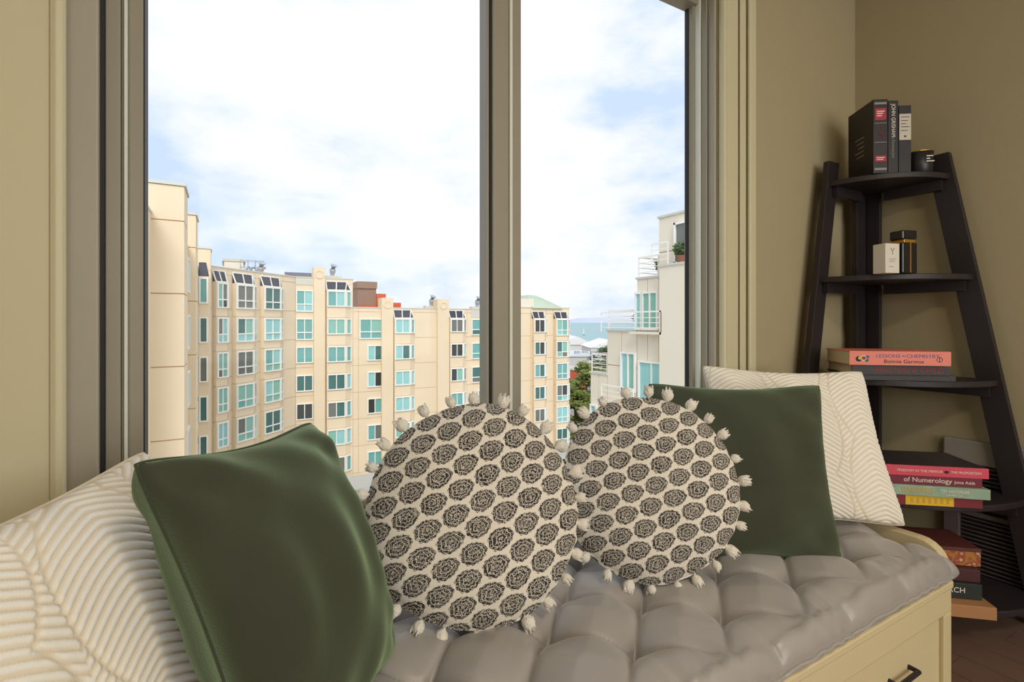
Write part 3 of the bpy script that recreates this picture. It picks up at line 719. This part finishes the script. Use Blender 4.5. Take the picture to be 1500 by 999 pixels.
def scoop(px, z, y=1.5):
    x = wx(px, YB+y)
    g = MB(); g.lathe([(.22, 0), (.22, .7)], (0, 0, 0), 12); g.tube([(0, 0, .6), (0, -.1, 1.0), (.1, -.35, 1.5)], [.25, .34, .40], 10)
    link('vent_cowl', g, GAL, mb_, (x-6.2, y, z+22)); link('vent_base', MB().box(-.9, .9, -.4, .4, 0, .35), CAP, mb_, (x-6.2, y, z+22))
scoop(487, 5.7); scoop(632, 2.65); scoop(699, 2.65); scoop(382, 5.7, 3)
sc_ = MB()
x0 = wx(352, YB+4); 
for i in range(4):
    for j in range(2): sc_.box(x0+i*.7-6.2, x0+i*.7+.06-6.2, 4+j*1.2, 4.06+j*1.2, 27.6, 29.6)
for zz in (28.1, 28.8, 29.5): sc_.box(x0-6.2, x0+2.2-6.2, 4, 4.06, zz, zz+.06).box(x0-6.2, x0+2.2-6.2, 5.2, 5.26, zz, zz+.06)
link('roof_scaffold', sc_, GAL, mb_)
for i in range(4): link('roof_duct', MB().tube([(x0-6.2+.5+i*.5, 4.6, 27.6), (x0-6.2+.5+i*.5, 4.6, 28.6+.2*(i % 2)), (x0-6.2+.9+i*.5, 4.6, 28.9)], .16, 8), GAL, mb_)
g = MB(); x1 = X(392)+2; g.hull([(x1-6.2, 3, 27.6), (x1+3.2-6.2, 3, 27.6), (x1+3.2-6.2, 5, 27.6), (x1-6.2, 5, 27.6)], [(x1-6.2, 3.2, 27.9), (x1+3.2-6.2, 3.2, 27.9), (x1+3.2-6.2, 5, 28.6), (x1-6.2, 5, 28.6)]); link('roof_skylight', g, SLATE, mb_)
# --- side wing C with tall fins
wc = thing('apartment_building', 'tall beige side wing with projecting fin towers at the window edge', 'building', (-1.4, 24, -22))
def cp(nm, x0, x1, y0, y1, z0, z1, m=PANEL): return link(nm, MB().box(x0+1.4, x1+1.4, y0-24, y1-24, z0+22, z1+22), m, wc)
for (xa, xb, ya, yb_, zt) in ((-6, -1.43, 23.9, 26.0, 6.5), (-6, -1.39, 32.0, 34.2, 6.85), (-6, -1.0, 45.5, 47.6, 6.75)):
    zz = [zt]+[z for z in FL if z < zt-.6]
    zz = zz+[ZB]
    for a, b in zip(zz[:-1], zz[1:]): cp('fin_panel', xa, xb, ya, yb_, b+.03, a-.02)
    cp('fin_core', xa+.05, xb-.04, ya+.04, yb_-.04, ZB, zt-.05, JOINT); cp('coping', xa-.05, xb+.06, ya-.06, yb_+.06, zt, zt+.12, CAP)
cp('low_block', -6, -2.52, 21.6, 23.9, ZB, 5.3); cp('coping', -6, -2.48, 21.55, 23.95, 5.3, 5.4, CAP)
cp('wall', -6, -1.75, 26, 45.5, ZB, 5.2)
for k in range(0, 6):
    for y in (27.2, 29.6, 36.0, 38.6): far_window(wc, (-1.75, 0), PI/2, y, 0, top(k)-1.75, 1.7, 1.75, 2)
xa, xb = -1.72, -1.05
cp('bay_wall', -4, xb, 43.25, 45.5, ZB, top(0)+.1)
for k in range(0, 6): far_window(wc, (0, 43.25), 0, xa+.04, 0, top(k)-1.9, xb-xa-.1, 1.9, 1)
g = MB(); g.v = [(xa+1.4, 19.25, 22+top(0)+.1), (xb+1.4, 19.25, 22+top(0)+.1), (xb+1.4-.2, 20.0, 22+top(0)+1.2), (xa+1.4, 20.0, 22+top(0)+1.2), (xa+1.4, 20.0, 22+top(0)+.1), (xb+1.4, 20.0, 22+top(0)+.1)]
g.f = [(0, 1, 2, 3), (1, 5, 2), (0, 3, 4), (2, 5, 4, 3), (0, 4, 5, 1)]; link('solarium_roof', g, SLATE, wc)
# --- tower E seen past the mullion
te = thing('apartment_building', 'beige apartment tower with green metal hip roof beside the sea', 'building', (X(750), YB, -22))
wall_run(te, OB, 0, X(748), X(834), ZB, 2.95, run_edges([777.5, 800, 810.5]), FL, PANEL)
for (p0, p1, lo, h) in ((779, 800, 0, 1.7), (811, 833.5, .66, 2.15)):
    bay(te, OB, 0, X(p0), X(p1), [(top(k), h) for k in range(1, 7)], PANEL, 0, low=lo)
xa, xb, xl = X(779), X(823), X(750); ox = X(750)
MET = mat('seamed_metal_roof', (190, 204, 186), .5, var=.05)
g = MB(); g.hull([(xa-ox, -.3, 24.9), (xb-ox, -.3, 24.9), (xb-ox, 5, 24.9), (xa-ox, 5, 24.9)], [(xa+.5-ox, 2.0, 26.7), (xb-3.0-ox, 2.0, 26.7), (xb-3.0-ox, 4, 26.7), (xa+.5-ox, 4, 26.7)]); link('hip_roof', g, MET, te)
for i in range(11):
    t = i/10; a = Vector((xa-ox+(xb-xa)*t, -.3, 24.92)); b = Vector((xa+.5-ox+(xb-xa-3.5)*t, 2.0, 26.72)); link('roof_seam', MB().tube([a, b], .05, 4), MET, te)
link('roof_wall', MB().box(xl-ox, xa-ox+.3, 0, 4, 24.9, 26.1), PANEL2, te)
# --- terraced building D facing the wing
XD = 18.6
td = thing('terraced_building', 'pale stepped terrace building with white balcony railings and sliding doors', 'building', (XD, 17, -22))
OD = (XD, 0); rD = -PI/2          # along-facade coordinate s = -y
PD = lambda px: (lambda u: XD*(CT-u*ST)/(ST+u*CT))((px-750)/F)
def dblock(y0, y1, zt, zb=ZB, th=6):
    wall_run(td, OD, rD, -y1, -y0, zb, zt, [-(y0+y1)/2], [z-.6 for z in FL], PANEL2, th)
y965, y933, y889, y865 = PD(965), PD(933), PD(889.5), PD(865)
dblock(9.5, y965, 6.2); dblock(y965+.002, y933, 3.3); dblock(y933+.002, y889, .58); dblock(y889+.002, y865, -1.9)
cp2 = lambda nm, y0, y1, z0, z1, o0, o1, m: link(nm, MB().box(-o1, -o0, y0-17, y1-17, z0+22, z1+22), m, td)
cp2('balcony_block', PD(1060), PD(976.5), ZB, 3.75, 0, .5, PANEL2)
cp2('balcony_ledge', PD(1060), PD(976), 3.72, 3.82, 0, .56, CAP)
far_window(td, OD, rD, -PD(1030), .01, 3.82, PD(1030)-PD(992), 1.95, 2)
far_window(td, OD, rD, -PD(932), .01, .66, PD(932)-PD(942.5), 1.95, 1); far_window(td, OD, rD, -PD(942), .01, .66, PD(942)-PD(966), 1.95, 2)
far_window(td, OD, rD, -PD(911), .01, -2.62, PD(911)-PD(933), 2.1, 2); far_window(td, OD, rD, -PD(937), .01, -3.3, PD(937)-PD(977), 2.4, 2)
far_window(td, OD, rD, -PD(866.5), .01, -5.3, PD(866.5)-PD(876), 1.6, 1)
def railing(y0, y1, z, o=.0, m=WHT):
    r = link('railing', MB().box(-o-.05, -o, y0-17, y1-17, z+1.0+22, z+1.07+22), m, td)
    g = MB()
    for k in range(3): g.box(-o-.04, -o-.01, y0-17, y1-17, z+.22+.25*k+22, z+.255+.25*k+22)
    n = max(1, int((y1-y0)/2.6))
    for i in range(n+1): y = y0+(y1-y0)*i/n-17; g.box(-o-.05, -o, y-.025, y+.025, z+22, z+1.0+22)
    link('railing_bars', g, m, td)
def end_rail(y, x0, x1, z):
    g = MB().box(x0, x1, y-17-.05, y-17, z+1.0+22, z+1.07+22)
    for k in range(3): g.box(x0, x1, y-17-.04, y-17-.01, z+.22+.25*k+22, z+.255+.25*k+22)
    link('railing', g, WHT, td)
railing(y965+.1, y933-.05, 3.38, -.1); end_rail(y933-.05, .1, 4, 3.38)
railing(PD(979), y889-.05, .55, .45); railing(y933, y889-.05, .66, -.1); end_rail(y889-.05, .1, 4, .66)
cp2('balcony_slab', PD(979), PD(932), .46, .58, 0, .5, PANEL2)
railing(PD(990), PD(966), 3.82, .5); railing(y889+.1, y865-.05, -1.82, -.1); end_rail(y865-.05, .1, 4, -1.82)
railing(PD(940), PD(893), -3.4, .55); cp2('balcony_slab', PD(978), PD(893), -3.52, -3.38, 0, .6, PANEL2)
# potted plants on the terraces
LEAF = mat('leaf_green', (84, 112, 52), .6, var=.35, vscale=3)
def leaves(n, rx, rz, s, seed, cz=0):
    r = random.Random(seed); mb = MB()
    for _ in range(n):
        a = r.uniform(0, 6.28); h = r.uniform(-1, 1); q = math.sqrt(1-h*h)*r.uniform(.55, 1)
        c = Vector((q*math.cos(a)*rx, q*math.sin(a)*rx, cz+h*rz)); t = Vector((r.gauss(0, 1), r.gauss(0, 1), r.gauss(0, .6))).normalized(); b = t.orthogonal().normalized()
        mb.quad(c-t*s, c+b*s*.45, c+t*s, c-b*s*.45)
    return mb
TER = mat('terracotta', (140, 92, 70), .8, var=.1)
for (px, xo, z, lab) in ((948, 1.0, 3.38, 'potted plant on the upper terrace of the pale building'), (1003, -.25, 3.82, 'potted plant behind the highest balcony railing'), (925, .6, .66, 'potted shrub behind the lower terrace railing')):
    pt = thing('potted_plant', lab, 'plant', (XD+xo, PD(px), z)); link('pot', MB().lathe([(.16, 0), (.22, .35), (.2, .35), (.19, .3)], seg=14), TER, pt); link('foliage', leaves(160, .4, .3, .12, int(px), .65), LEAF, pt)
# --- ground, sea, far shore
gm = mat('courtyard_ground', (150, 146, 138), .9, var=.1, vscale=.1)
struct(link('ground', MB().box(-300, 500, 3, 330, -22.4, -22), gm), 'paved ground far below the window')
sea = mat('bay_water', (120, 166, 172), .35, var=.12, vscale=.02, spec=.3)
o = struct(link('sea', MB().quad((-30000, 330, -22.3), (40000, 330, -22.3), (40000, 40000, -22.3), (-30000, 40000, -22.3)), sea), 'pale teal bay water reaching the horizon'); o['category'] = 'water'
hl = MB(); hx = [8000+600*i for i in range(40)]; rr = random.Random(3)
hz_ = [60+120*abs(math.sin(i*.37))+60*rr.random() for i in range(40)]
for i in range(39): hl.hull([(hx[i], 17000, -22), (hx[i+1], 17000, -22), (hx[i+1], 19000, -22), (hx[i], 19000, -22)], [(hx[i], 17600, hz_[i]), (hx[i+1], 17600, hz_[i+1]), (hx[i+1], 18400, hz_[i+1]), (hx[i], 18400, hz_[i])])
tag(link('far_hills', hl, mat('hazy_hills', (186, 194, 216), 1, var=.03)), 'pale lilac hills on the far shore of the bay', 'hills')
def at(px, py, t):
    u = (px-750)/F; return Vector((t*(ST+u*CT), t*(CT-u*ST), CZ+t*(HZ-py)/F))
def shed(label, px, t, w_, l_, eave, ridge, roofc, wallc, rz):
    p = at(px, HZ, t); r = thing('shed', label, 'building', (p.x, p.y, -22), rz)
    link('walls', MB().box(-w_/2, w_/2, 0, l_, 0, eave), mat('shed_wall', wallc, .8, var=.06), r)
    g = MB().hull([(-w_/2-.6, -.6, eave), (0, -.6, ridge), (w_/2+.6, -.6, eave)], [(-w_/2-.6, l_, eave), (0, l_, ridge), (w_/2+.6, l_, eave)]); link('roof', g, mat('shed_roof', roofc, .6, var=.05), r); return r
shed('long white gabled pier shed at the edge of the bay', 845, 300, 22, 60, 9.5, 14.5, (226, 226, 226), (214, 212, 206), -TH)
shed('second white gabled pier shed nearer the terrace building', 894, 256, 20, 34, 10, 14, (232, 232, 230), (210, 206, 200), -TH)
s_ = shed('low pale grey roofed hall in front of the pier sheds', 858, 215, 22, 30, 8.3, 9.6, (206, 210, 214), (190, 190, 188), -TH)
for i in range(3): link('roof_unit', MB().box(-4+i*3.5, -1.8+i*3.5, 4, 8, 9, 10.4), GAL, s_)
s_ = shed('red walled building behind the tree', 841, 150, 7, 12, 8.8, 9.0, (196, 190, 184), (196, 78, 62), -TH)
for i in range(2): w_ = link('window', MB().box(-2.6+i*3, -1+i*3, -.08, 0, 3.5, 6.2), PANES[4], s_)
def tree(label, px, t, zt, rad, n, seed, c):
    p = at(px, HZ, t); r = thing('tree', label, 'tree', (p.x, p.y, -22), 0, 'trees by the harbour'); rr = random.Random(seed); H = zt+22
    link('trunk', MB().tube([(0, 0, 0), (.2, .1, H*.4), (-.1, .2, H*.8)], [.45, .32, .15], 8), mat('bark', (92, 76, 60), .9, var=.1), r)
    mb = MB()
    for b in range(34):
        a = rr.uniform(0, 6.28); zz = rr.uniform(.30, 1.0); q = rad*math.sin(PI*min(1, (1.08-zz)*1.0))**.6*rr.uniform(.3, 1)
        cc = Vector((q*math.cos(a), q*math.sin(a), H*zz))
        for _ in range(n):
            d = Vector((rr.gauss(0, 1), rr.gauss(0, 1), rr.gauss(0, .5)))*rad*.17; t_ = Vector((rr.gauss(0, 1), rr.gauss(0, 1), rr.gauss(0, .5))).normalized(); b_ = t_.orthogonal().normalized(); s = rr.uniform(.18, .4)
            mb.quad(cc+d-t_*s, cc+d+b_*s*.5, cc+d+t_*s, cc+d-b_*s*.5)
    link('foliage', mb, mat('foliage', c, .7, var=.4, vscale=.6), r)
tree('broad green tree in front of the red building', 860, 95, -6.6, 3.6, 190, 1, (118, 128, 60))
tree('dark spreading cypress beside the terrace building', 884, 128, -5.6, 4.2, 110, 2, (70, 92, 56))
tree('bushy olive green tree below the broad green tree', 844, 74, -8.2, 2.6, 200, 5, (104, 116, 48))
sb = thing('sailboat', 'white sailboat far out on the bay', 'boat', tuple(at(855, HZ, 900).xy)+(-22.3,), .6)
link('hull', MB().hull([(-4, 0, 1.1), (-3.2, -1.2, 1.2), (3.6, -1.2, 1.2), (3.6, 1.2, 1.2), (-3.2, 1.2, 1.2)], [(-3.2, 0, 0), (-2.6, -.6, 0), (3, -.6, 0), (3, .6, 0), (-2.6, .6, 0)]), mat('boat_hull', (150, 150, 160), .5, var=.03), sb)
link('mast', MB().tube([(0, 0, 1), (0, 0, 17)], .12, 6), WHT, sb); link('sail', MB().hull([(.1, -.05, 2.2), (4, -.05, 2.2), (.1, -.05, 16)], [(.1, .05, 2.2), (4, .05, 2.2), (.1, .05, 16)]), WHT, sb); link('jib', MB().hull([(-3.6, -.05, 1.8), (-.2, -.05, 2.2), (-.2, -.05, 13)], [(-3.6, .05, 1.8), (-.2, .05, 2.2), (-.2, .05, 13)]), WHT, sb)
